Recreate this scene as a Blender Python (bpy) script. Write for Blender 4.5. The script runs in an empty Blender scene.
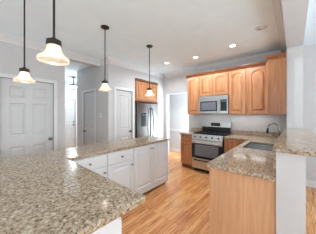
import bpy, bmesh, math, random
from mathutils import Matrix, Vector
random.seed(7)
SC = bpy.context.scene
COL = SC.collection
PI = math.pi

# ------------------------------------------------------------------ camera
cam_d = bpy.data.cameras.new('camera'); cam = bpy.data.objects.new('camera', cam_d); COL.objects.link(cam)
cam.location = (0, 0, 1.41); cam.rotation_euler = (PI/2, 0, math.radians(40.6))
cam_d.sensor_width = 36; cam_d.lens = 158.6/316*36; cam_d.shift_y = -2.7/316
cam_d.clip_start = 0.02
SC.camera = cam
# ------------------------------------------------------------------ world and daylight
w = bpy.data.worlds.new('World'); SC.world = w; w.use_nodes = True
bg = w.node_tree.nodes['Background']; bg.inputs[0].default_value = (0.93, 0.96, 1.0, 1); bg.inputs[1].default_value = 1.2

def area(name, loc, rot, sx, sy, power, color=(1, 1, 1)):
    l = bpy.data.lights.new(name, 'AREA'); l.shape = 'RECTANGLE'; l.size = sx; l.size_y = sy
    l.energy = power; l.color = color
    o = bpy.data.objects.new(name, l); COL.objects.link(o); o.location = loc; o.rotation_euler = rot
    return o
def point(name, loc, power, color, r=0.03):
    l = bpy.data.lights.new(name, 'POINT'); l.energy = power; l.color = color; l.shadow_soft_size = r
    o = bpy.data.objects.new(name, l); COL.objects.link(o); o.location = loc
    return o
# daylight through the windows of the breakfast area and dining side (behind and right of the camera)
DAY = (0.70, 0.88, 1.0)
area('daylight_patio', (-2.2, -2.95, 1.3), (PI/2+.9, 0, 0), 2.4, 2.1, 34, DAY)
area('daylight_window', (1.4, -2.95, 1.4), (PI/2+.9, 0, 0), 2.2, 1.7, 122, DAY)
area('daylight_side', (3.15, 1.2, 1.4), (PI/2+.9, 0, PI/2), 3.0, 1.8, 150, (0.76, 0.88, .98))
area('daylight_foyer', (-6.0, 4.1, 1.6), (PI/2, 0, PI), 1.4, 1.8, 48, DAY)
area('daylight_passage', (-1.45, 4.65, 1.3), (PI/2, 0, PI/2), 0.5, 2.0, 55, (.85, .93, 1.0))
area('passage_fill', (-2.05, 4.88, 1.35), (PI/2+.45, 0, 2.35), 1.0, 1.9, 110, DAY)  # unseen fill added to brighten the fridge wall and far ceiling, no window here
SC.view_settings.view_transform = 'Standard'; SC.view_settings.look = 'None'
SC.view_settings.gamma = 1; SC.view_settings.use_curve_mapping = False
SC.view_settings.exposure = -0.07
SC.cycles.max_bounces = 10; SC.cycles.diffuse_bounces = 6
SC.cycles.sample_clamp_indirect = 4
SC.cycles.caustics_reflective = False; SC.cycles.caustics_refractive = False

# ------------------------------------------------------------------ materials
def lin(c):
    return tuple(((x/255)/12.92 if x/255 <= .04045 else ((x/255+.055)/1.055)**2.4) for x in c) + (1,)
class NT:
    def __init__(s, name):
        s.m = bpy.data.materials.new(name); s.m.use_nodes = True
        s.t = s.m.node_tree; s.b = s.t.nodes['Principled BSDF']
    def n(s, kind, **kw):
        x = s.t.nodes.new(kind)
        for k, v in kw.items():
            if k in x.inputs.keys(): x.inputs[k].default_value = v
            else: setattr(x, k, v)
        return x
    def l(s, a, b): s.t.links.new(a, b)
    def ramp(s, fac, stops):
        r = s.n('ShaderNodeValToRGB'); e = r.color_ramp.elements
        while len(e) < len(stops): e.new(.5)
        for el, (p, c) in zip(e, stops): el.position = p; el.color = lin(c)
        s.l(fac, r.inputs[0]); return r
    def coords(s, scale=(1, 1, 1), rot=(0, 0, 0), which='Object'):
        tc = s.n('ShaderNodeTexCoord'); mp = s.n('ShaderNodeMapping')
        mp.inputs['Scale'].default_value = scale; mp.inputs['Rotation'].default_value = rot
        s.l(tc.outputs[which], mp.inputs[0]); return mp.outputs[0]
    def mix(s, fac, a, b, mode='MIX'):
        x = s.n('ShaderNodeMix', data_type='RGBA', blend_type=mode)
        for i, v in ((0, fac), (6, a), (7, b)):
            if hasattr(v, 'is_linked') or hasattr(v, 'links'): s.l(v, x.inputs[i])
            else: x.inputs[i].default_value = v
        return x.outputs[2]

def plain(name, c, rough=.5, metal=0., var=0.03, scale=6., spec=.5):
    t = NT(name); nz = t.n('ShaderNodeTexNoise', Scale=scale, Detail=3.); t.l(t.coords(), nz.inputs['Vector'])
    lo = tuple(max(0, x*(1-var)) for x in c); hi = tuple(min(255, x*(1+var)) for x in c)
    r = t.ramp(nz.outputs['Fac'], [(.3, lo), (.7, hi)]); t.l(r.outputs[0], t.b.inputs['Base Color'])
    t.b.inputs['Roughness'].default_value = rough; t.b.inputs['Metallic'].default_value = metal
    t.b.inputs['Specular IOR Level'].default_value = spec
    return t.m
def wood(name, dark, mid, light, rough=.38, along='z'):
    t = NT(name)
    sc = (26, 26, 1.6) if along == 'z' else (1.6, 26, 26)
    nz = t.n('ShaderNodeTexNoise', Scale=1.4, Detail=5., Roughness=.6, Distortion=.35); t.l(t.coords(sc), nz.inputs['Vector'])
    r = t.ramp(nz.outputs['Fac'], [(.25, dark), (.5, mid), (.78, light)])
    big = t.n('ShaderNodeTexNoise', Scale=2.2, Detail=1.); t.l(t.coords((1, 1, .5)), big.inputs['Vector'])
    r2 = t.ramp(big.outputs['Fac'], [(.3, (232, 222, 214)), (.7, (255, 255, 255))])
    t.l(t.mix(.7, r.outputs[0], r2.outputs[0], 'MULTIPLY'), t.b.inputs['Base Color'])
    t.b.inputs['Roughness'].default_value = rough
    return t.m
def granite(name):
    t = NT(name); v = t.coords()
    a = t.n('ShaderNodeTexNoise', Scale=48., Detail=4., Roughness=.7, Distortion=.5); t.l(v, a.inputs['Vector'])
    base = t.ramp(a.outputs['Fac'], [(.30, (84, 63, 47)), (.41, (146, 121, 97)), (.52, (200, 180, 156)), (.64, (238, 230, 216))])
    c = t.n('ShaderNodeTexVoronoi', Scale=85.); t.l(v, c.inputs['Vector'])
    sp = t.ramp(c.outputs['Color'], [(.0, (104, 90, 78)), (.35, (170, 149, 128)), (.6, (148, 127, 102)), (.95, (210, 196, 178))])
    m1 = t.mix(.42, base.outputs[0], sp.outputs[0])
    d = t.n('ShaderNodeTexNoise', Scale=62., Detail=3., Roughness=.65); t.l(t.coords(rot=(.4, .2, .9)), d.inputs['Vector'])
    dk = t.ramp(d.outputs['Fac'], [(.59, (0, 0, 0)), (.65, (255, 255, 255))])
    m2 = t.mix(dk.outputs[0], m1, lin((58, 44, 36)))
    p = t.n('ShaderNodeTexNoise', Scale=24., Detail=4., Roughness=.7, Distortion=1.2); t.l(t.coords(rot=(.2, .7, .3)), p.inputs['Vector'])
    pk = t.ramp(p.outputs['Fac'], [(.50, (0, 0, 0)), (.66, (190, 190, 190))])
    m2 = t.mix(pk.outputs[0], m2, lin((122, 86, 60)))
    e = t.n('ShaderNodeTexNoise', Scale=5., Detail=3., Distortion=1.); t.l(v, e.inputs['Vector'])
    cl = t.ramp(e.outputs['Fac'], [(.35, (240, 235, 228)), (.65, (255, 253, 248))])
    t.l(t.mix(.8, m2, cl.outputs[0], 'MULTIPLY'), t.b.inputs['Base Color'])
    t.b.inputs['Roughness'].default_value = .12; t.b.inputs['IOR'].default_value = 1.36
    return t.m
def oak_floor(name):
    t = NT(name); v = t.coords(rot=(0, 0, PI/2))
    br = t.n('ShaderNodeTexBrick', Scale=1., offset=.37, offset_frequency=2)
    br.inputs['Color1'].default_value = lin((248, 190, 128)); br.inputs['Color2'].default_value = lin((214, 140, 84))
    br.inputs['Mortar'].default_value = lin((120, 76, 44)); br.inputs['Mortar Size'].default_value = .0012
    br.inputs['Brick Width'].default_value = .85; br.inputs['Row Height'].default_value = .062; br.inputs['Bias'].default_value = -.1
    t.l(v, br.inputs['Vector'])
    g = t.n('ShaderNodeTexNoise', Scale=1., Detail=6., Roughness=.65, Distortion=.8); t.l(t.coords((52, 3.4, 1)), g.inputs['Vector'])
    gr = t.ramp(g.outputs['Fac'], [(.33, (122, 78, 48)), (.43, (222, 200, 180)), (.6, (255, 255, 255))])
    t.l(t.mix(.85, br.outputs['Color'], gr.outputs[0], 'MULTIPLY'), t.b.inputs['Base Color'])
    t.b.inputs['Roughness'].default_value = .24
    return t.m
def lampglow(name, c, strength):
    t = NT(name); t.b.inputs['Base Color'].default_value = lin(c); t.b.inputs['Emission Color'].default_value = lin(c)
    t.b.inputs['Emission Strength'].default_value = strength; return t.m
def shade_glass(name):
    t = NT(name); t.t.nodes.remove(t.b); out = t.t.nodes['Material Output']
    nz = t.n('ShaderNodeTexNoise', Scale=14., Detail=3., Distortion=1.2); t.l(t.coords(), nz.inputs['Vector'])
    r = t.ramp(nz.outputs['Fac'], [(.3, (234, 220, 196)), (.65, (250, 244, 232))])
    tr = t.n('ShaderNodeBsdfTranslucent'); df = t.n('ShaderNodeBsdfDiffuse'); gl = t.n('ShaderNodeBsdfGlossy', Roughness=.15)
    for x in (tr, df): t.l(r.outputs[0], x.inputs['Color'])
    m1 = t.n('ShaderNodeMixShader'); m1.inputs[0].default_value = .35; t.l(tr.outputs[0], m1.inputs[1]); t.l(df.outputs[0], m1.inputs[2])
    m2 = t.n('ShaderNodeMixShader'); m2.inputs[0].default_value = .07; t.l(m1.outputs[0], m2.inputs[1]); t.l(gl.outputs[0], m2.inputs[2])
    tp = t.n('ShaderNodeBsdfTransparent'); m3 = t.n('ShaderNodeMixShader'); m3.inputs[0].default_value = .38; t.l(m2.outputs[0], m3.inputs[1]); t.l(tp.outputs[0], m3.inputs[2])
    t.l(m3.outputs[0], out.inputs[0]); return t.m

M = dict(
    beam=plain('beam_paint', (212, 219, 224), .8, var=.01),
    wall=plain('wall_paint', (198, 195, 194), .75, var=.012), ceil=plain('ceiling_paint', (232, 247, 255), .85, var=.01),
    trim=plain('trim_paint', (215, 214, 213), .4, var=.008), door=plain('door_paint', (199, 198, 197), .42, var=.008),
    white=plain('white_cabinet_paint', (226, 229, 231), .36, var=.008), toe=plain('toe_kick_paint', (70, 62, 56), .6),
    maple=wood('maple', (142, 90, 58), (186, 128, 86), (206, 148, 106)),
    maple_x=wood('maple_horizontal', (142, 90, 58), (186, 128, 86), (206, 148, 106), along='x'),
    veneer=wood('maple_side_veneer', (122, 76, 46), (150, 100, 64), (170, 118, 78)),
    maple_dark=wood('maple_moulding', (96, 54, 30), (130, 78, 46), (152, 96, 60), along='x'),
    panel=wood('maple_end_panel', (200, 150, 110), (216, 168, 128), (226, 182, 144)),
    granite=granite('speckled_granite'), oak=oak_floor('oak_strip_floor'),
    steel=plain('brushed_steel', (200, 199, 197), .32, 1., .05, 40), chrome=plain('chrome', (222, 222, 224), .1, 1., .02),
    fridgesteel=plain('fridge_steel', (118, 113, 110), .3, 1., .05, 30), pale_glass=plain('reflection_tint_glass', (98, 102, 112), .04, spec=1.),  # glass grey lightened to paint in the oven window's reflection
    darksteel=plain('dark_steel', (120, 118, 118), .3, 1., .05, 30), black=plain('black_enamel', (16, 16, 18), .25),
    glass=plain('black_glass', (24, 27, 32), .05, spec=.8), iron=plain('cast_iron', (24, 24, 26), .55),
    bronze=plain('dark_bronze', (54, 44, 36), .42, .5), nickel=plain('nickel', (120, 118, 114), .3, 1.),
    display=plain('grey_display', (78, 84, 90), .2), plastic=plain('white_plastic', (238, 238, 238), .4, var=.01),
    shade=shade_glass('frosted_glass_shade'), bulb=lampglow('lit_bulb', (255, 246, 230), 6.), lens=lampglow('lit_lens', (255, 250, 240), 6.),
    bowl=lampglow('lit_bowl_glass', (255, 250, 240), 1.2), lite=lampglow('daylit_glass', (250, 252, 255), 2.2), grey=plain('grey_baffle', (196, 196, 196), .5),
)

# ------------------------------------------------------------------ mesh helpers
class MB:
    def __init__(s): s.bm = bmesh.new()
    def box(s, x0, x1, y0, y1, z0, z1, bev=0.):
        t = bmesh.new()
        vs = [t.verts.new((x, y, z)) for x in (x0, x1) for y in (y0, y1) for z in (z0, z1)]
        for f in ((0, 1, 3, 2), (4, 6, 7, 5), (0, 4, 5, 1), (2, 3, 7, 6), (0, 2, 6, 4), (1, 5, 7, 3)): t.faces.new([vs[i] for i in f])
        if bev: bmesh.ops.bevel(t, geom=list(t.edges), offset=bev, segments=2, affect='EDGES', profile=.6)
        s.add(t); return s
    def add(s, t, mat=None):
        if mat is not None: bmesh.ops.transform(t, matrix=mat, verts=t.verts)
        me = bpy.data.meshes.new('tmp'); t.to_mesh(me); t.free(); s.bm.from_mesh(me); bpy.data.meshes.remove(me); return s
    def lathe(s, prof, c=(0, 0, 0), seg=28, axis='z', close=False):
        t = bmesh.new(); rings = []
        for r, z in prof:
            rings.append([t.verts.new((r*math.cos(2*PI*k/seg), r*math.sin(2*PI*k/seg), z)) for k in range(seg)])
        for a, b in zip(rings, rings[1:]):
            for k in range(seg): t.faces.new((a[k], a[(k+1) % seg], b[(k+1) % seg], b[k]))
        if close: t.faces.new(rings[0][::-1]); t.faces.new(rings[-1])
        R = {'z': Matrix(), 'x': Matrix.Rotation(PI/2, 4, 'Y'), 'y': Matrix.Rotation(PI/2, 4, 'X')}[axis]
        return s.add(t, Matrix.Translation(c) @ R)
    def cyl(s, c, r, h, seg=20, axis='z'): return s.lathe([(r, 0), (r, h)], c, seg, axis, True)
    def tube(s, pts, r, seg=12):
        pts = [Vector(p) for p in pts]; t = bmesh.new(); rings = []; rr = r if isinstance(r, (list, tuple)) else [r]*len(pts)
        up = None
        for i, p in enumerate(pts):
            d = (pts[min(i+1, len(pts)-1)] - pts[max(i-1, 0)]).normalized()
            a = d.orthogonal().normalized() if up is None else (up - d*up.dot(d)).normalized()
            up = a; b = d.cross(a)
            rings.append([t.verts.new(p + rr[i]*(a*math.cos(2*PI*k/seg) + b*math.sin(2*PI*k/seg))) for k in range(seg)])
        for a, b in zip(rings, rings[1:]):
            for k in range(seg): t.faces.new((a[k], a[(k+1) % seg], b[(k+1) % seg], b[k]))
        t.faces.new(rings[0][::-1]); t.faces.new(rings[-1]); return s.add(t)
    def loops(s, loops):
        """bridge rings of equal length, cap both ends"""
        t = bmesh.new(); R = [[t.verts.new(p) for p in L] for L in loops]; n = len(R[0])
        for a, b in zip(R, R[1:]):
            for k in range(n): t.faces.new((a[k], a[(k+1) % n], b[(k+1) % n], b[k]))
        t.faces.new(R[0][::-1]); t.faces.new(R[-1]); return s.add(t)
    def door(s, x0, x1, z0, z1, y=0., th=.024, stile=.058, arch=0., raised=True):
        """raised-panel cabinet door, face towards -Y"""
        def outline(ins):
            a0, a1, b0, b1 = x0+stile+ins, x1-stile-ins, z0+stile+ins, z1-stile-ins
            pts = [(a0, b0), (a1, b0)]; N = 10
            for k in range(N+1):
                f = k/N; x = a1+(a0-a1)*f
                pts.append((x, b1 - arch + arch*math.sin(PI*f)))
            return pts
        o0 = outline(0)
        out = [(x0, z0), (x1, z0)] + [((x1 if k == 0 else x0 if k == 10 else o0[2+k][0]), z1) for k in range(11)]
        yf = y-th
        L = [[(p[0], y, p[1]) for p in out], [(p[0], yf+.002, p[1]) for p in out], [(p[0], yf, p[1]) for p in out], [(p[0], yf, p[1]) for p in o0],
             [(p[0], yf+.018, p[1]) for p in outline(.002)], [(p[0], yf+.018, p[1]) for p in outline(.018)]]
        if raised: L.append([(p[0], yf+.003, p[1]) for p in outline(.046)])
        s.loops(L); return s
    def build(s, name, mat, parent=None, smooth=False):
        bmesh.ops.recalc_face_normals(s.bm, faces=s.bm.faces)
        me = bpy.data.meshes.new(name); s.bm.to_mesh(me); s.bm.free()
        me.materials.append(M[mat] if isinstance(mat, str) else mat)
        if smooth:
            for p in me.polygons: p.use_smooth = True
            me.set_sharp_from_angle(angle=math.radians(40))
        o = bpy.data.objects.new(name, me); COL.objects.link(o)
        if parent: o.parent = parent
        return o
def tag(o, label, cat, group=None):
    o['label'] = label; o['category'] = cat
    if group: o['group'] = group
    return o
def thing(name, label, cat, loc=(0, 0, 0), rz=0., group=None):
    o = bpy.data.objects.new(name, None); COL.objects.link(o); o.location = loc; o.rotation_euler = (0, 0, rz); o.empty_display_size = .1
    return tag(o, label, cat, group)
def dup(root, loc, label, rz=None):
    r = root.copy(); COL.objects.link(r); r.location = loc; r['label'] = label
    if rz is not None: r.rotation_euler = (0, 0, rz)
    for ch in list(root.children):
        c = ch.copy(); COL.objects.link(c); c.parent = r
        for g in list(ch.children):
            d = g.copy(); COL.objects.link(d); d.parent = c
    return r
def struct(name, mb, mat, parent=None):
    o = mb.build(name, mat, parent)
    if parent is None: o['kind'] = 'structure'
    return o
def slab(mb, us, vs, keep, w0, w1, axes='xyz', bev=0.):
    """cells of a grid, thickened: u,v in plane, w across"""
    t = bmesh.new(); nu, nv = len(us)-1, len(vs)-1; V = {}
    ix = {'xyz': (0, 1, 2), 'xzy': (0, 2, 1), 'yzx': (1, 2, 0)}[axes]
    def vert(i, j, k):
        if (i, j, k) not in V:
            p = [0, 0, 0]; p[ix[0]] = us[i]; p[ix[1]] = vs[j]; p[ix[2]] = (w0, w1)[k]; V[(i, j, k)] = t.verts.new(p)
        return V[(i, j, k)]
    K = lambda i, j: 0 <= i < nu and 0 <= j < nv and keep(i, j)
    for i in range(nu):
        for j in range(nv):
            if not K(i, j): continue
            for k in (0, 1): t.faces.new([vert(a, b, k) for a, b in ((i, j), (i+1, j), (i+1, j+1), (i, j+1))])
            for di, dj, a, b in ((-1, 0, (i, j), (i, j+1)), (1, 0, (i+1, j), (i+1, j+1)), (0, -1, (i, j), (i+1, j)), (0, 1, (i, j+1), (i+1, j+1))):
                if not K(i+di, j+dj): t.faces.new([vert(*a, 0), vert(*b, 0), vert(*b, 1), vert(*a, 1)])
    bmesh.ops.recalc_face_normals(t, faces=t.faces)
    bmesh.ops.dissolve_limit(t, angle_limit=.01, verts=t.verts, edges=t.edges)
    if bev:
        bmesh.ops.bevel(t, geom=[e for e in t.edges if e.is_manifold and e.calc_face_angle(0) > 1.], offset=bev, segments=3, affect='EDGES', profile=.6)
    return mb.add(t)
def wall(name, axis, p0, p1, u0, u1, z0=0., z1=2.75, holes=(), mat='wall'):
    us = sorted({u0, u1, *[h[0] for h in holes], *[h[1] for h in holes]}); vs = sorted({z0, z1, *[h[2] for h in holes], *[h[3] for h in holes]})
    def keep(i, j):
        a, b = (us[i]+us[i+1])/2, (vs[j]+vs[j+1])/2
        return not any(h[0] < a < h[1] and h[2] < b < h[3] for h in holes)
    return struct(name, slab(MB(), us, vs, keep, p0, p1, 'yzx' if axis == 'x' else 'xzy'), mat)

# ------------------------------------------------------------------ room shell
CH = 2.75
XL, XF, YR, YH = -3.72, -3.38, 4.25, 2.116   # left wall, fridge wall, range wall, hall wall faces
struct('floor', MB().box(-7.1, 3.3, -3.1, 5.2, -.1, 0), 'oak')
struct('ceiling', MB().box(-7.1, 3.3, -3.1, 5.2, CH, CH+.1), 'ceil')
wall('wall_left', 'x', XL-.12, XL, -3.0, 1.28, holes=[(.29, 1.075, 0, 2.04)])
wall('wall_hall_header', 'x', XL-.12, XL, 1.281, YH-.001, 2.62, CH)
wall('wall_hall_right', 'y', YH, YH+.12, -5.15, XF-.121, holes=[(-4.70, -4.04, 0, 2.04)])
wall('wall_hall_left', 'y', 1.16, 1.28, -6.9, XL-.121)
wall('wall_fridge', 'x', XF-.12, XF, YH, YR-.001, holes=[(2.955, 3.925, 0, 2.43), (2.33, 2.86, 0, 2.04)])
wall('wall_foyer', 'x', -7.02, -6.9, 1.16, 4.2, holes=[(1.86, 2.785, 0, 2.04)])
wall('wall_foyer_side', 'y', 4.2, 4.32, -6.9, -5.03)
wall('wall_foyer_return', 'x', -5.15, -5.03, YH+.121, 4.199)
wall('wall_range', 'y', YR, YR+.12, -4.3, 3.2, holes=[(-3.245, -2.42, 0, 2.085)])
wall('wall_passage', 'y', 4.95, 5.07, -4.3, -1.4)
wall('wall_right', 'x', 3.2, 3.32, -3.0, YR-.001, holes=[(-.3, 2.7, .5, 2.3)])
wall('wall_back', 'y', -3.12, -3.0, XL, 3.2, holes=[(-3.4, -1.0, .25, 2.35), (.3, 2.5, .55, 2.25)])
wall('wall_niche_back', 'x', -4.22, -4.17, 2.90, 3.98, 0, 2.47)
wall('wall_niche_left', 'y', 2.905, 2.954, -4.169, XF-.121, 0, 2.47)
wall('wall_niche_right', 'y', 3.926, 3.975, -4.169, XF-.121, 0, 2.47)
wall('wall_stub', 'y', 3.70, YR-.001, -.10, .12)
wall('wall_pony', 'y', 1.53, 3.699, -.106, .064, 0, 1.122)
struct('wall_beam', MB().box(-.10, .12, -2.999, 3.699, 2.60, CH-.001), 'beam')

def crown(name, axis, face, out, a, b, hgt=.115, prj=.095, z=CH):
    prof = [(0, z-hgt), (.012, z-hgt), (.016, z-hgt+.02), (prj*.45, z-hgt*.55), (prj*.8, z-.03), (prj-.01, z-.018), (prj, z-.012), (prj, z-.001), (0, z-.001)]
    t = MB()
    def pt(q, u):
        d = face + out*(q[0]+.0005); return (d, u, q[1]) if axis == 'x' else (u, d, q[1])
    t.loops([[pt(q, a) for q in prof], [pt(q, b) for q in prof]])
    struct(name, t, 'trim')
crown('trim_1', 'x', XL, 1, -2.99, YH-.001)
crown('trim_2', 'y', YH, -1, XL+.097, XF+.095)
crown('trim_3', 'x', XF, 1, YH-.0, YR-.001)
crown('trim_4', 'y', YR, -1, XF+.097, -.196)
crown('trim_5', 'x', -.10, -1, -2.99, YR-.001)
def base(name, axis, face, out, a, b, h=.13, th=.015):
    d0, d1 = sorted((face+out*.0005, face+out*th))
    struct(name, MB().box(d0, d1, a, b, .001, h, .003) if axis == 'x' else MB().box(a, b, d0, d1, .001, h, .003), 'trim')
base('baseboard_right', 'y', YR, -1, .122, 3.19)
base('baseboard_left', 'x', XL, 1, -2.98, .21)
base('baseboard_fridge', 'x', XF, 1, 3.99, YR-.02)
base('baseboard_passage', 'y', 4.95, -1, -4.2, -1.42)
base('baseboard_pony', 'x', .064, 1, 1.53, 3.685)
struct('trim_7', MB().box(-4.25, -1.42, 4.93, 4.9495, .78, .85, .004), 'trim')

# ------------------------------------------------------------------ panelled room doors (frame: x along width, front towards -Y)
def room_door(name, w, h, loc, rz, rows, cols=2, knob=None, hinge=None, stile=.11, mull=.10, dead=None, lites=None, lever=False):
    root = bpy.data.objects.new(name, None); COL.objects.link(root); root.location = loc; root.rotation_euler = (0, 0, rz); root['kind'] = 'structure'
    mb = MB(); xs = [0, stile]; pw = (w-2*stile-(cols-1)*mull)/cols
    for c in range(cols):
        xs.append(xs[-1]+pw)
        if c < cols-1: xs.append(xs[-1]+mull)
    xs.append(w); zs = [.008]
    for a, b in rows: zs += [a, b]
    zs.append(h)
    t = bmesh.new()
    def q(*p): t.faces.new([t.verts.new(x) for x in p])
    for i in range(len(xs)-1):
        for j in range(len(zs)-1):
            x0, x1, z0, z1 = xs[i], xs[i+1], zs[j], zs[j+1]
            rect = lambda ins, y: [(x0+ins, y, z0+ins), (x1-ins, y, z0+ins), (x1-ins, y, z1-ins), (x0+ins, y, z1-ins)]
            if i % 2 == 1 and j % 2 == 1:
                L = [rect(0, 0), rect(.012, .012), rect(.022, .012), rect(.05, .003)]
                for A, B in zip(L, L[1:]):
                    for k in range(4): q(A[k], A[(k+1) % 4], B[(k+1) % 4], B[k])
                q(*L[-1])
            else: q(*rect(0, 0))
    y1 = .04
    q((0, y1, .008), (w, y1, .008), (w, y1, h), (0, y1, h)); q((0, 0, .008), (0, y1, .008), (0, y1, h), (0, 0, h)); q((w, 0, .008), (w, y1, .008), (w, y1, h), (w, 0, h))
    q((0, 0, h), (w, 0, h), (w, y1, h), (0, y1, h)); q((0, 0, .008), (w, 0, .008), (w, y1, .008), (0, y1, .008))
    bmesh.ops.remove_doubles(t, verts=t.verts, dist=1e-5)
    mb.add(t); mb.build('door_leaf', 'door', root)
    if knob:
        kx, kz = knob; m = MB(); m.lathe([(.032, 0), (.032, .006), (.011, .008), (.011, .035), (.026, .042), (.03, .052), (.024, .064), (0.001, .068)], (kx, .0, kz), 18, 'y')
        if lever: m.tube([(kx, -.045, kz), (kx-.1*lever, -.05, kz)], .009)
        m.build('door_knob', 'nickel', root, True)
    if dead: MB().lathe([(.03, 0), (.03, .012), (.001, .016)], (dead[0], 0, dead[1]), 18, 'y').build('deadbolt', 'nickel', root, True)
    for hz in ((.22, 1.02, 1.82) if hinge is not None else ()):
        MB().cyl((hinge, -.008, hz-.045), .009, .09, 8).build('hinge', 'nickel', root)
    for a in (lites or ()):
        MB().box(a[0], a[1], -.004, .0, a[2], a[3]).build('glass_lite', 'lite', root)
    # casing and jamb
    c = MB(); g = .006; cw = .065
    c.box(-g-cw, -g, -.035, -.0205, 0.001, h+g+cw, .004).box(w+g, w+g+cw, -.035, -.0205, .001, h+g+cw, .004).box(-g, w+g, -.035, -.0205, h+g, h+g+cw, .004)
    c.build('door_casing', 'trim', root)
    return root
R3 = [(.2, .83), (1.03, 1.61), (1.70, 1.90)]
# door faces sit .02 behind the wall face, so casings (local y -.035..-.0205) lie on the wall
def dface(axis, face, a): return (face, a, 0)
room_door('door_1', .765, 2.03, (XL-.0203, .30, 0), PI/2, R3, knob=(.715, .92), hinge=None)
room_door('door_2', .64, 2.03, (-4.69, YH+.0203, 0), 0, [(.2, .83), (1.03, 1.61), (1.70, 1.90)], 2, knob=(.07, .925), hinge=.642, stile=.09, mull=.08)
room_door('door_3', .51, 2.03, (XF-.0203, 2.34, 0), PI/2, [(.2, .83), (1.03, 1.90)], 1, knob=(.45, .95), hinge=-.003, stile=.10)
room_door('door_4', .905, 2.03, (-6.9203, 1.87, 0), PI/2, [(.2, .83), (1.03, 1.61), (1.70, 1.90)], 2, knob=(.835, .98), dead=(.835, 1.11), stile=.12, mull=.11,
          lites=[(.18, .36, 1.75, 1.86), (.57, .75, 1.75, 1.86)])

# ------------------------------------------------------------------ cabinets (x along the front, front at y=0 facing -Y, back at y=d)
def knob(parent, x, z, y=-.02, mat='nickel'):
    return MB().lathe([(.007, 0), (.006, .014), (.014, .02), (.015, .026), (.001, .031)], (x, y, z), 14, 'y').build('knob', mat, parent, True)
def pull(parent, x, z, ln=.09, y=-.02):
    return MB().tube([(x-ln/2, y, z), (x-ln/2, y-.028, z), (x+ln/2, y-.028, z), (x+ln/2, y, z)], .0065, 8).build('pull_handle', 'nickel', parent, True)
def cabinet(name, label, cat, group, loc, rz, w, d, z0, z1, fronts, wood_='maple', toe=True, crownm=None, body_mat=None, hole=None):
    root = thing(name, label, cat, loc, rz, group)
    zb = z0+.1 if toe else z0
    if hole: slab(MB(), [.0005, hole[0], hole[1], w-.0005], [0, hole[2], hole[3], d], lambda i, j: not (i == 1 and j == 1), zb, z1).build('body', body_mat or wood_, root)
    else: MB().box(.0005, w-.0005, 0, d, zb, z1, .002).build('body', body_mat or wood_, root)
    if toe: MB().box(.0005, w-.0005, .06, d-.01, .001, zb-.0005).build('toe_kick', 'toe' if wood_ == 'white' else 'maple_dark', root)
    for f in fronts:
        kind, x0, x1, a, b = f[:5]; o = f[5] if len(f) > 5 else {}
        m = MB()
        if kind == 'drawer':
            if wood_ == 'white': m.loops([[(x0, -.0005, a), (x1, -.0005, a), (x1, -.0005, b), (x0, -.0005, b)], [(x0, -.016, a), (x1, -.016, a), (x1, -.016, b), (x0, -.016, b)], [(x0+.012, -.02, a+.012), (x1-.012, -.02, a+.012), (x1-.012, -.02, b-.012), (x0+.012, -.02, b-.012)]])
            else: m.loops([[(x0, -.0005, a), (x1, -.0005, a), (x1, -.0005, b), (x0, -.0005, b)], [(x0, -.014, a), (x1, -.014, a), (x1, -.014, b), (x0, -.014, b)], [(x0+.016, -.02, a+.016), (x1-.016, -.02, a+.016), (x1-.016, -.02, b-.016), (x0+.016, -.02, b-.016)]])
            p = m.build('drawer_front', 'white' if wood_ == 'white' else 'maple_x', root)
        else:
            m.door(x0, x1, a, b, -.0005, stile=o.get('stile', .056), arch=o.get('arch', 0)); p = m.build('door', wood_, root)
        if 'knob' in o: knob(p, *o['knob'])
        if 'pull' in o: pull(p, *o['pull'])
    if crownm:
        zt = z1; x0, x1 = crownm
        L = []
        for out, z in ((0, zt), (.006, zt), (.012, zt+.02), (.04, zt+.055), (.045, zt+.07), (.045, zt+.08), (0, zt+.08)):
            L.append((out, z))
        ring = [[(x0-o*(1 if crownm_left else 0), -o, z), (x1, -o, z), (x1, d, z), (x0-o*(1 if crownm_left else 0), d, z)] for o, z in L] if False else [[(x0, -o, z), (x1, -o, z), (x1, d-.001, z), (x0, d-.001, z)] for o, z in L]
        MB().loops(ring).build('crown_moulding', 'maple_dark', root)
    return root

# --- white peninsula arm, front at x = -1.955 facing +X
UW = 'white painted base cabinets under the peninsula'
FX = -1.975
def unit(y0, y1, label, fronts):
    cabinet('base_cabinet', label, 'cabinet', UW, (FX, y0, 0), PI/2, y1-y0, .56, 0, .874, fronts, 'white')
g = .006
def dd(w, kx, both=True):
    return [('drawer', g, w-g, .70, .862, {'knob': (w/2, .782)}), ('door', g, w-g, .115, .69, {'knob': (kx, .62)})]
unit(.70, 1.21, 'white base cabinet with drawer, nearest the inner corner of the granite peninsula', dd(.51, .46))
unit(1.21, 1.685, 'white base cabinet with drawer over door, second from the peninsula corner', dd(.475, .43))
unit(1.685, 2.15, 'white full-height cabinet with bar pull at top right corner, under peninsula', [('door', g, .465-.003, .115, .862, {'pull': (.425, .80, .07)})])
unit(2.15, 2.61, 'white full-height end cabinet at the far end of the peninsula', [('door', .003, .46-g, .115, .862)])
# base board along the far cabinets
cb = MB().box(.0, .91, -.018, -.0005, .055, .108, .004).build('plinth_board', 'white'); cb.parent = [o for o in bpy.data.objects if o.get('label', '').startswith('white full-height cabinet')][0]
# --- peninsula leg towards the camera, fronts towards +Y, end panel towards +X
cabinet('base_cabinet', 'white base cabinet ending the peninsula nearest the viewer, plain end panel', 'cabinet', UW, (-.90, .645, 0), PI, 1.02, .60, 0, .874,
        dd(.51, .06) + [('drawer', .52, 1.01, .70, .862, {'knob': (.76, .782)}), ('door', .52, 1.01, .115, .69, {'knob': (.57, .62)})], 'white')
cabinet('base_cabinet', 'white blind corner cabinet under the bend of the granite peninsula', 'cabinet', UW, (-1.925, .645, 0), PI, .58, .60, 0, .874, [], 'white')

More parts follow.
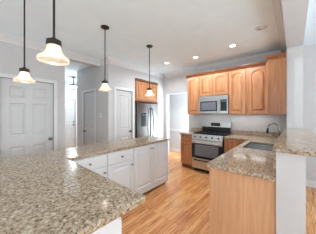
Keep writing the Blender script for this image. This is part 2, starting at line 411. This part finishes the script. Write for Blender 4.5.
# --- peninsula countertop (L)
ct = slab(MB(), [-2.535, -1.94, -.685], [-.02, .685, 2.63], lambda i, j: not (i == 1 and j == 1), .875, .915, bev=.008).build('countertop', 'granite')
tag(ct, 'large L-shaped speckled brown granite countertop on white cabinets, foreground left', 'countertop')

# --- range wall base cabinets
RB = 'maple base cabinets on the range wall'
cabinet('base_cabinet', 'narrow maple base cabinet with drawer, left of the stove', 'cabinet', RB, (-2.325, 3.66, 0), 0, .365, .585, 0, .874,
        [('drawer', .01, .355, .71, .862), ('door', .01, .355, .115, .695)])
cabinet('base_cabinet', 'maple base cabinet with two doors, right of the stove', 'cabinet', RB, (-1.185, 3.66, 0), 0, .52, .585, 0, .874,
        [('door', .01, .255, .115, .862), ('door', .265, .51, .115, .862)])
cabinet('base_cabinet', 'maple sink base cabinet whose pale plain end panel faces the viewer', 'cabinet', RB, (-.655, 4.24, 0), -PI/2, 2.67, .545, 0, .874,
        [('door', .65, 1.1, .115, .862), ('door', 1.11, 1.55, .115, .862), ('door', 1.6, 2.1, .115, .862), ('door', 2.12, 2.6, .115, .862)], 'maple', body_mat='panel', hole=(.91, 1.66, .025, .495))
# counters
c1 = MB().box(-2.35, -1.957, 3.62, 4.246, .875, .915, .006).build('countertop', 'granite'); tag(c1, 'short granite countertop piece left of the stove', 'countertop')
MB().box(-2.33, -1.957, 4.225, 4.247, .9155, 1.02, .003).build('backsplash', 'granite', c1)
xs = [-1.186, -.675, -.60, -.20, -.108]; ys = [1.545, 2.62, 3.30, 3.62, 4.246]
c2 = slab(MB(), xs, ys, lambda i, j: not (i == 0 and j < 3) and not (i == 2 and j == 1), .875, .915, bev=.007).build('countertop', 'granite')
tag(c2, 'granite countertop with cut-out sink, running right of the stove to the raised bar', 'countertop')
MB().box(-1.186, -.11, 4.225, 4.247, .9155, 1.02, .003).build('backsplash', 'granite', c2)
MB().box(-.1275, -.1075, 1.56, 4.22, .9155, 1.12, .003).build('backsplash', 'granite', c2)
# raised bar top with rounded near corners
def bar_outline(r, x0, x1, y0, y1):
    pts = []
    for cx, cy, a0 in ((x0+r, y0+r, PI), (x1-r, y0+r, 1.5*PI)):
        for k in range(7): a = a0+k/6*PI/2; pts.append((cx+r*math.cos(a), cy+r*math.sin(a)))
    return pts+[(x1, y1), (x0, y1)]
o = bar_outline(.045, -.128, .215, 1.50, 3.695); oi = bar_outline(.04, -.122, .209, 1.506, 3.69)
bt = MB().loops([[(x, y, 1.123) for x, y in oi], [(x, y, 1.128) for x, y in o], [(x, y, 1.152) for x, y in o], [(x, y, 1.157) for x, y in oi]]).build('bar_top', 'granite')
tag(bt, 'raised granite bar top resting on the white half wall', 'countertop')

# --- wall cabinets
WC = 'maple wall cabinets on the range wall'; ZB = 1.41; ZT = 2.42; YU = 3.93; DU = .315
cabinet('wall_cabinet', 'narrow maple wall cabinet with one door, leftmost of the row beside the opening', 'cabinet', WC, (-2.275, YU, 0), 0, .365, DU, ZB, ZT,
        [('door', .012, .353, ZB+.01, ZT-.012, {'arch': .045})], toe=False, crownm=(-.03, .365))
cabinet('wall_cabinet', 'short maple two-door wall cabinet above the microwave', 'cabinet', WC, (-1.91, YU, 0), 0, .74, DU, 1.875, ZT,
        [('door', .012, .364, 1.885, ZT-.012, {'arch': .045}), ('door', .376, .728, 1.885, ZT-.012, {'arch': .045})], toe=False, crownm=(0, .74))
cabinet('wall_cabinet', 'tall maple wall cabinet with two arched doors right of the microwave', 'cabinet', WC, (-1.17, YU, 0), 0, .79, DU, ZB, ZT,
        [('door', .012, .36, ZB+.01, ZT-.012, {'arch': .05}), ('door', .42, .775, ZB+.01, ZT-.012, {'arch': .05})], toe=False, crownm=(0, .79))
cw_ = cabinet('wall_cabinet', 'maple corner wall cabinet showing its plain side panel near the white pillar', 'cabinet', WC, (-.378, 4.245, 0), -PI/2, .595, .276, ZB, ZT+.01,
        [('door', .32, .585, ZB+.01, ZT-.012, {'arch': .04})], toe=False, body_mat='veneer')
zt = ZT+.01; ring = [[(0, -o, z), (.595+o, -o, z), (.595+o, .276, z), (0, .276, z)] for o, z in ((0, zt), (.006, zt), (.012, zt+.02), (.035, zt+.055), (.04, zt+.07), (.04, zt+.085), (0, zt+.085))]
MB().loops(ring).build('crown_moulding', 'maple_dark', cw_)
# cabinet over the fridge, front facing +X
fc = cabinet('wall_cabinet', 'maple two-door cabinet above the refrigerator', 'cabinet', None, (XF+.0, 2.962, 0), PI/2, .956, .60, 1.81, 2.36,
        [('door', .02, .472, 1.83, 2.34, {'arch': .0}), ('door', .484, .936, 1.83, 2.34, {'arch': .0})], toe=False)
MB().box(.0, .956, -.028, .59, 2.361, 2.40, .004).build('top_moulding', 'maple_dark', fc)
MB().box(.0, .956, -.02, .58, 1.775, 1.809, .003).build('bottom_rail', 'maple_dark', fc)

# ------------------------------------------------------------------ refrigerator (front facing +X)
fr = thing('refrigerator', 'stainless side-by-side refrigerator with water dispenser in wall niche', 'refrigerator', (XF-.02, 2.985, 0), PI/2)
W = .91
MB().box(.0, W, .0, .70, .03, 1.755, .006).build('body', 'darksteel', fr)
MB().box(.01, W-.01, .02, .68, .001, .0295).build('base_grille', 'black', fr)
dl = MB().box(.003, W*.62-.004, -.065, -.004, .06, 1.745, .012).build('freezer_door', 'fridgesteel', fr)
dr = MB().box(W*.62+.004, W-.003, -.065, -.004, .06, 1.745, .012).build('fridge_door', 'fridgesteel', fr)
for p, x in ((dl, W*.62-.05), (dr, W*.62+.05)):
    s = -1 if x < W*.62 else 1
    MB().tube([(x, -.066, .62), (x, -.10, .68), (x+s*.012, -.118, 1.0), (x+s*.012, -.118, 1.25), (x, -.10, 1.55), (x, -.066, 1.60)], .014, 10).build('handle', 'iron', p, True)
dp = MB().box(.17, .37, -.069, -.0655, 1.06, 1.44, .001).build('dispenser', 'black', dl)
MB().box(.19, .35, -.075, -.0695, 1.37, 1.42, .002).build('dispenser_display', 'display', dp)

# ------------------------------------------------------------------ range (front facing -Y)
rg = thing('stove', 'stainless gas stove with black oven door between maple cabinets', 'stove', (-1.95, 3.615, 0), 0)
W = .757
MB().box(.002, W-.002, .0, .62, .08, .90, .003).build('body', 'darksteel', rg)
MB().box(.02, W-.02, .05, .6, .001, .0795).build('plinth', 'black', rg)
cp = MB().loops([[(.002, 0, .80), (W-.002, 0, .80), (W-.002, 0, .925), (.002, 0, .925)], [(.002, -.045, .80), (W-.002, -.045, .80), (W-.002, -.02, .925), (.002, -.02, .925)]]).build('control_panel', 'steel', rg)
for k in range(5):
    MB().lathe([(.024, 0), (.022, .022), (.014, .03), (.001, .031)], (.09+k*(W-.18)/4, -.032, .862), 16, 'y').build('burner_knob', 'nickel', cp, True)
od = MB().box(.004, W-.004, -.04, -.001, .345, .79, .006).build('oven_door', 'black', rg)
MB().box(.004, W-.004, -.043, -.0405, .70, .79, .001).build('door_rail', 'steel', od)
MB().box(.09, W-.09, -.043, -.0405, .40, .68, .001).build('window', 'pale_glass', od)  # reflection of the white cabinets is put into this grey
MB().tube([(.05, -.042, .735), (.05, -.085, .735), (W-.05, -.085, .735), (W-.05, -.042, .735)], .013, 10).build('handle', 'steel', od, True)
bd = MB().box(.004, W-.004, -.035, -.001, .09, .335, .005).build('storage_drawer', 'steel', rg)
MB().box(.05, W-.05, -.039, -.0355, .275, .305, .001).build('finger_pull', 'black', bd)
MB().box(.002, W-.002, -.018, .56, .9005, .925, .004).build('cooktop', 'black', rg)
for gx in (.13, .38, .63):
    m = MB(); a, b = gx-.115, gx+.115
    for yy in (.03, .27, .51): m.box(a, b, yy, yy+.014, .935, .955)
    for xx in (a, gx-.007, b-.014): m.box(xx, xx+.014, .03, .524, .9355, .9545)
    for yy in (.03, .51):
        for xx in (a, b-.014): m.box(xx, xx+.014, yy, yy+.014, .9255, .936)
    m.build('grate', 'iron', rg)
    for yy in (.15, .40): MB().lathe([(.05, 0), (.05, .006), (.035, .007), (.034, .015), (.001, .016)], (gx, yy, .9255), 16).build('burner', 'iron', rg)
bgd = MB().loops([[(.0, .565, .9), (W, .565, .9), (W, .615, .9), (0, .615, .9)], [(.0, .555, 1.08), (W, .555, 1.08), (W, .615, 1.08), (0, .615, 1.08)], [(.0, .565, 1.215), (W, .565, 1.215), (W, .615, 1.215), (0, .615, 1.215)]]).build('backguard', 'steel', rg)
MB().box(.004, W-.004, .552, .5645, .93, 1.075, .002).build('riser', 'black', bgd)
MB().box(.255, .50, .548, .5595, 1.10, 1.185, .002).build('display', 'black', bgd)

# ------------------------------------------------------------------ microwave
mw = thing('microwave', 'stainless over-the-range microwave with dark window and control panel', 'microwave', (-1.905, 3.90, 1.43), 0)
W, H = .73, .435
MB().box(.0, W, .0, .345, .0, H, .003).build('body', 'darksteel', mw)
MB().box(.0, W, -.03, -.001, H-.075, H, .004).build('vent_grille', 'steel', mw)
md = MB().box(.0, W*.745, -.032, -.001, .0, H-.078, .005).build('door', 'steel', mw)
MB().box(.045, W*.67, -.034, -.0325, .055, H-.125, .0005).build('window', 'glass', md)
MB().box(.075, W*.67-.03, -.0348, -.0342, .085, H-.155, .0001).build('window_mesh', 'pale_glass', md)
MB().tube([(W*.715, -.033, .03), (W*.715, -.065, .05), (W*.715, -.065, H-.13), (W*.715, -.033, H-.11)], .012, 10).build('handle', 'steel', md, True)
pn = MB().box(W*.755, W, -.03, -.001, .0, H-.078, .004).build('control_panel', 'steel', mw)
pk = MB().box(W*.775, W*.975, -.032, -.0305, .06, H-.10, .0005).build('keypad', 'black', pn)
MB().box(W*.80, W*.95, -.0335, -.0325, H-.16, H-.115).build('display', 'display', pk)

# ------------------------------------------------------------------ sink and faucet
sk = thing('sink', 'stainless steel undermount sink set in the granite counter', 'sink', (-.40, 2.96, .874), 0)
t = MB(); a, b = .199, .339
t2 = bmesh.new()
def basin(x0, x1, y0, y1, dz):
    m = MB(); R = lambda x0, x1, y0, y1, z: [(x0, y0, z), (x1, y0, z), (x1, y1, z), (x0, y1, z)]
    m.loops([R(x0-.012, x1+.012, y0-.012, y1+.012, -.001), R(x0-.012, x1+.012, y0-.012, y1+.012, -dz-.012)][::-1] + [R(x0, x1, y0, y1, -.001), R(x0+.008, x1-.008, y0+.008, y1-.008, -dz+.03), R(x0+.03, x1-.03, y0+.03, y1-.03, -dz)])
    return m
bs = basin(-.20, .20, -.34, -.02, .19); bs.build('basin', 'steel', sk)
basin(-.20, .20, .02, .34, .19).build('basin', 'steel', sk)
for yy in (-.18, .18): MB().lathe([(.045, 0), (.045, .003), (.03, .003), (.028, .0), (.001, .0)], (0, yy, -.1895), 16).build('drain', 'darksteel', sk)
fa = thing('faucet', 'chrome gooseneck faucet with dark spray head behind the sink', 'faucet', (-.165, 2.96, .9152), PI)
MB().lathe([(.028, 0), (.028, .012), (.019, .02), (.017, .15), (.014, .16), (.001, .16)], (0, 0, 0), 18).build('base', 'chrome', fa, True)
pts = [(0, 0, .15), (0, 0, .28)] + [(.07-.07*math.cos(k*PI/9*.93), 0, .28+.075*math.sin(k*PI/9*.93)) for k in range(1, 10)]
MB().tube(pts, .009, 12).build('spout', 'nickel', fa, True)
MB().tube([(.14, 0, .285), (.145, 0, .22), (.147, 0, .20)], [.012, .016, .013], 12).build('spray_head', 'iron', fa, True)
MB().tube([(0, -.02, .09), (0, -.045, .10), (.005, -.10, .135)], .007, 8).build('lever_handle', 'chrome', fa, True)

# ------------------------------------------------------------------ pendants
def make_pendant(label):
    p = thing('pendant_light', label, 'pendant light', (0, 0, CH), 0, 'pendant lights over the peninsula')
    MB().lathe([(.001, 0), (.062, -.001), (.064, -.012), (.05, -.022), (.012, -.028), (.001, -.028)], (0, 0, 0)).build('canopy', 'bronze', p, True)
    MB().cyl((0, 0, -.825), .0075, .80, 12).build('rod', 'bronze', p, True)
    MB().lathe([(.001, -.81), (.014, -.812), (.018, -.828), (.045, -.832), (.047, -.864), (.043, -.868), (.001, -.868)], (0, 0, 0)).build('socket_cap', 'bronze', p, True)
    outer = [(.043, -.869), (.042, -.884), (.046, -.900), (.058, -.920), (.076, -.940), (.092, -.951), (.096, -.955), (.097, -.976)]
    inner = [(r-.004, z) for r, z in outer[::-1]]
    MB().lathe(outer+inner, (0, 0, 0), 36).build('shade', 'shade', p, True)
    MB().lathe([(.001, -.869), (.014, -.87), (.016, -.885), (.026, -.902), (.03, -.918), (.022, -.935), (.001, -.942)], (0, 0, 0), 18).build('bulb', 'bulb', p, True)
    return p
first = make_pendant('pendant light with frosted bell shade nearest the viewer, largest in the photo')
SPOTS = [(-1.258, .364), (-2.29, .375), (-2.20, 1.318), (-2.152, 2.254)]
first.location = (*SPOTS[0], CH)
for xy, lb in zip(SPOTS[1:], ('pendant light with bell shade hanging in front of the left white door',
        'pendant light with bell shade hanging over the middle of the peninsula arm',
        'pendant light with bell shade hanging before the refrigerator cabinet, farthest away')):
    dup(first, (*xy, CH), lb)
for x, y in SPOTS: point('pendant_lamp', (x, y, CH-.95), .5, (1, .96, .9), .02)

# ------------------------------------------------------------------ recessed ceiling lights
def recessed(label, x, y):
    r = thing('recessed_light', label, 'ceiling light', (x, y, CH), 0, 'recessed ceiling lights')
    MB().lathe([(.055, -.001), (.06, -.006), (.082, -.005), (.086, -.001)], (0, 0, 0)).build('trim_ring', 'trim', r, True)
    MB().lathe([(.001, -.002), (.056, -.002)], (0, 0, 0)).build('lens', 'lens', r)
    l = bpy.data.lights.new('recessed_lamp', 'SPOT'); l.energy = 62; l.spot_size = math.radians(172); l.spot_blend = .5; l.color = (.86, .95, 1.0); l.shadow_soft_size = .06
    o = bpy.data.objects.new('recessed_lamp', l); COL.objects.link(o); o.location = (x, y, CH-.02)
recessed('lit recessed ceiling light above the opening, leftmost of the three lit ones', -2.518, 3.298)
recessed('lit recessed ceiling light above the stove, middle of the three lit ones', -1.755, 3.40)
recessed('lit recessed ceiling light before the right wall cabinets, rightmost lit one', -.909, 3.30)
ey = thing('eyeball_light', 'unlit grey tilted recessed light near the beam crown moulding', 'ceiling light', (-.385, 2.90, CH), 0)
MB().lathe([(.05, -.001), (.055, -.007), (.078, -.006), (.082, -.001)], (0, 0, 0)).build('trim_ring', 'trim', ey, True)
MB().lathe([(.001, -.028), (.03, -.024), (.046, -.012), (.05, -.001)], (0, 0, 0)).build('eyeball', 'grey', ey, True)
MB().lathe([(.001, 0), (.012, 0)], (-.022, -.018, -.029), 14).build('lamp_face', 'darksteel', ey)
# hall light
hl = thing('hall_ceiling_light', 'semi-flush hall ceiling light with white bowl before the front door', 'ceiling light', (-6.0, 2.35, CH), 0)
MB().lathe([(.001, -.001), (.07, -.001), (.07, -.02), (.012, -.03), (.014, -.27), (.12, -.285), (.15, -.325), (.001, -.325)], (0, 0, 0)).build('fitting', 'bronze', hl, True)
MB().lathe([(.135, -.326), (.125, -.36), (.085, -.40), (.02, -.42), (.001, -.42)], (0, 0, 0)).build('bowl_shade', 'bowl', hl, True)
MB().lathe([(.03, -.421), (.02, -.455), (.001, -.46)], (0, 0, 0), 12).build('finial', 'bronze', hl, True)
point('hall_lamp', (-6.0, 2.33, CH-.75), 28, (.9, .97, 1.0), .1)
area('cooktop_fill', (-1.54, 4.0, 1.428), (0, 0, 0), .5, .1, 1.1, (1, .96, .9))  # added fill without a fixture, brightens the backsplash behind the stove
for x in (-.97, -.6): area('under_cabinet_fill', (x, 4.06, 1.405), (0, 0, 0), .28, .06, .58, (.95, .97, 1))  # added fills below the wall cabinets, only to lift the backsplash
# thermostat on the hall wall
th = thing('thermostat', 'small white thermostat on the grey wall beside the hall door', 'thermostat', (-3.80, YH-.0005, 1.335), 0)
MB().box(0, .10, -.022, 0, 0, .085, .005).build('housing', 'plastic', th)
MB().box(.02, .08, -.024, -.0225, .03, .06, .0005).build('display', 'display', th)
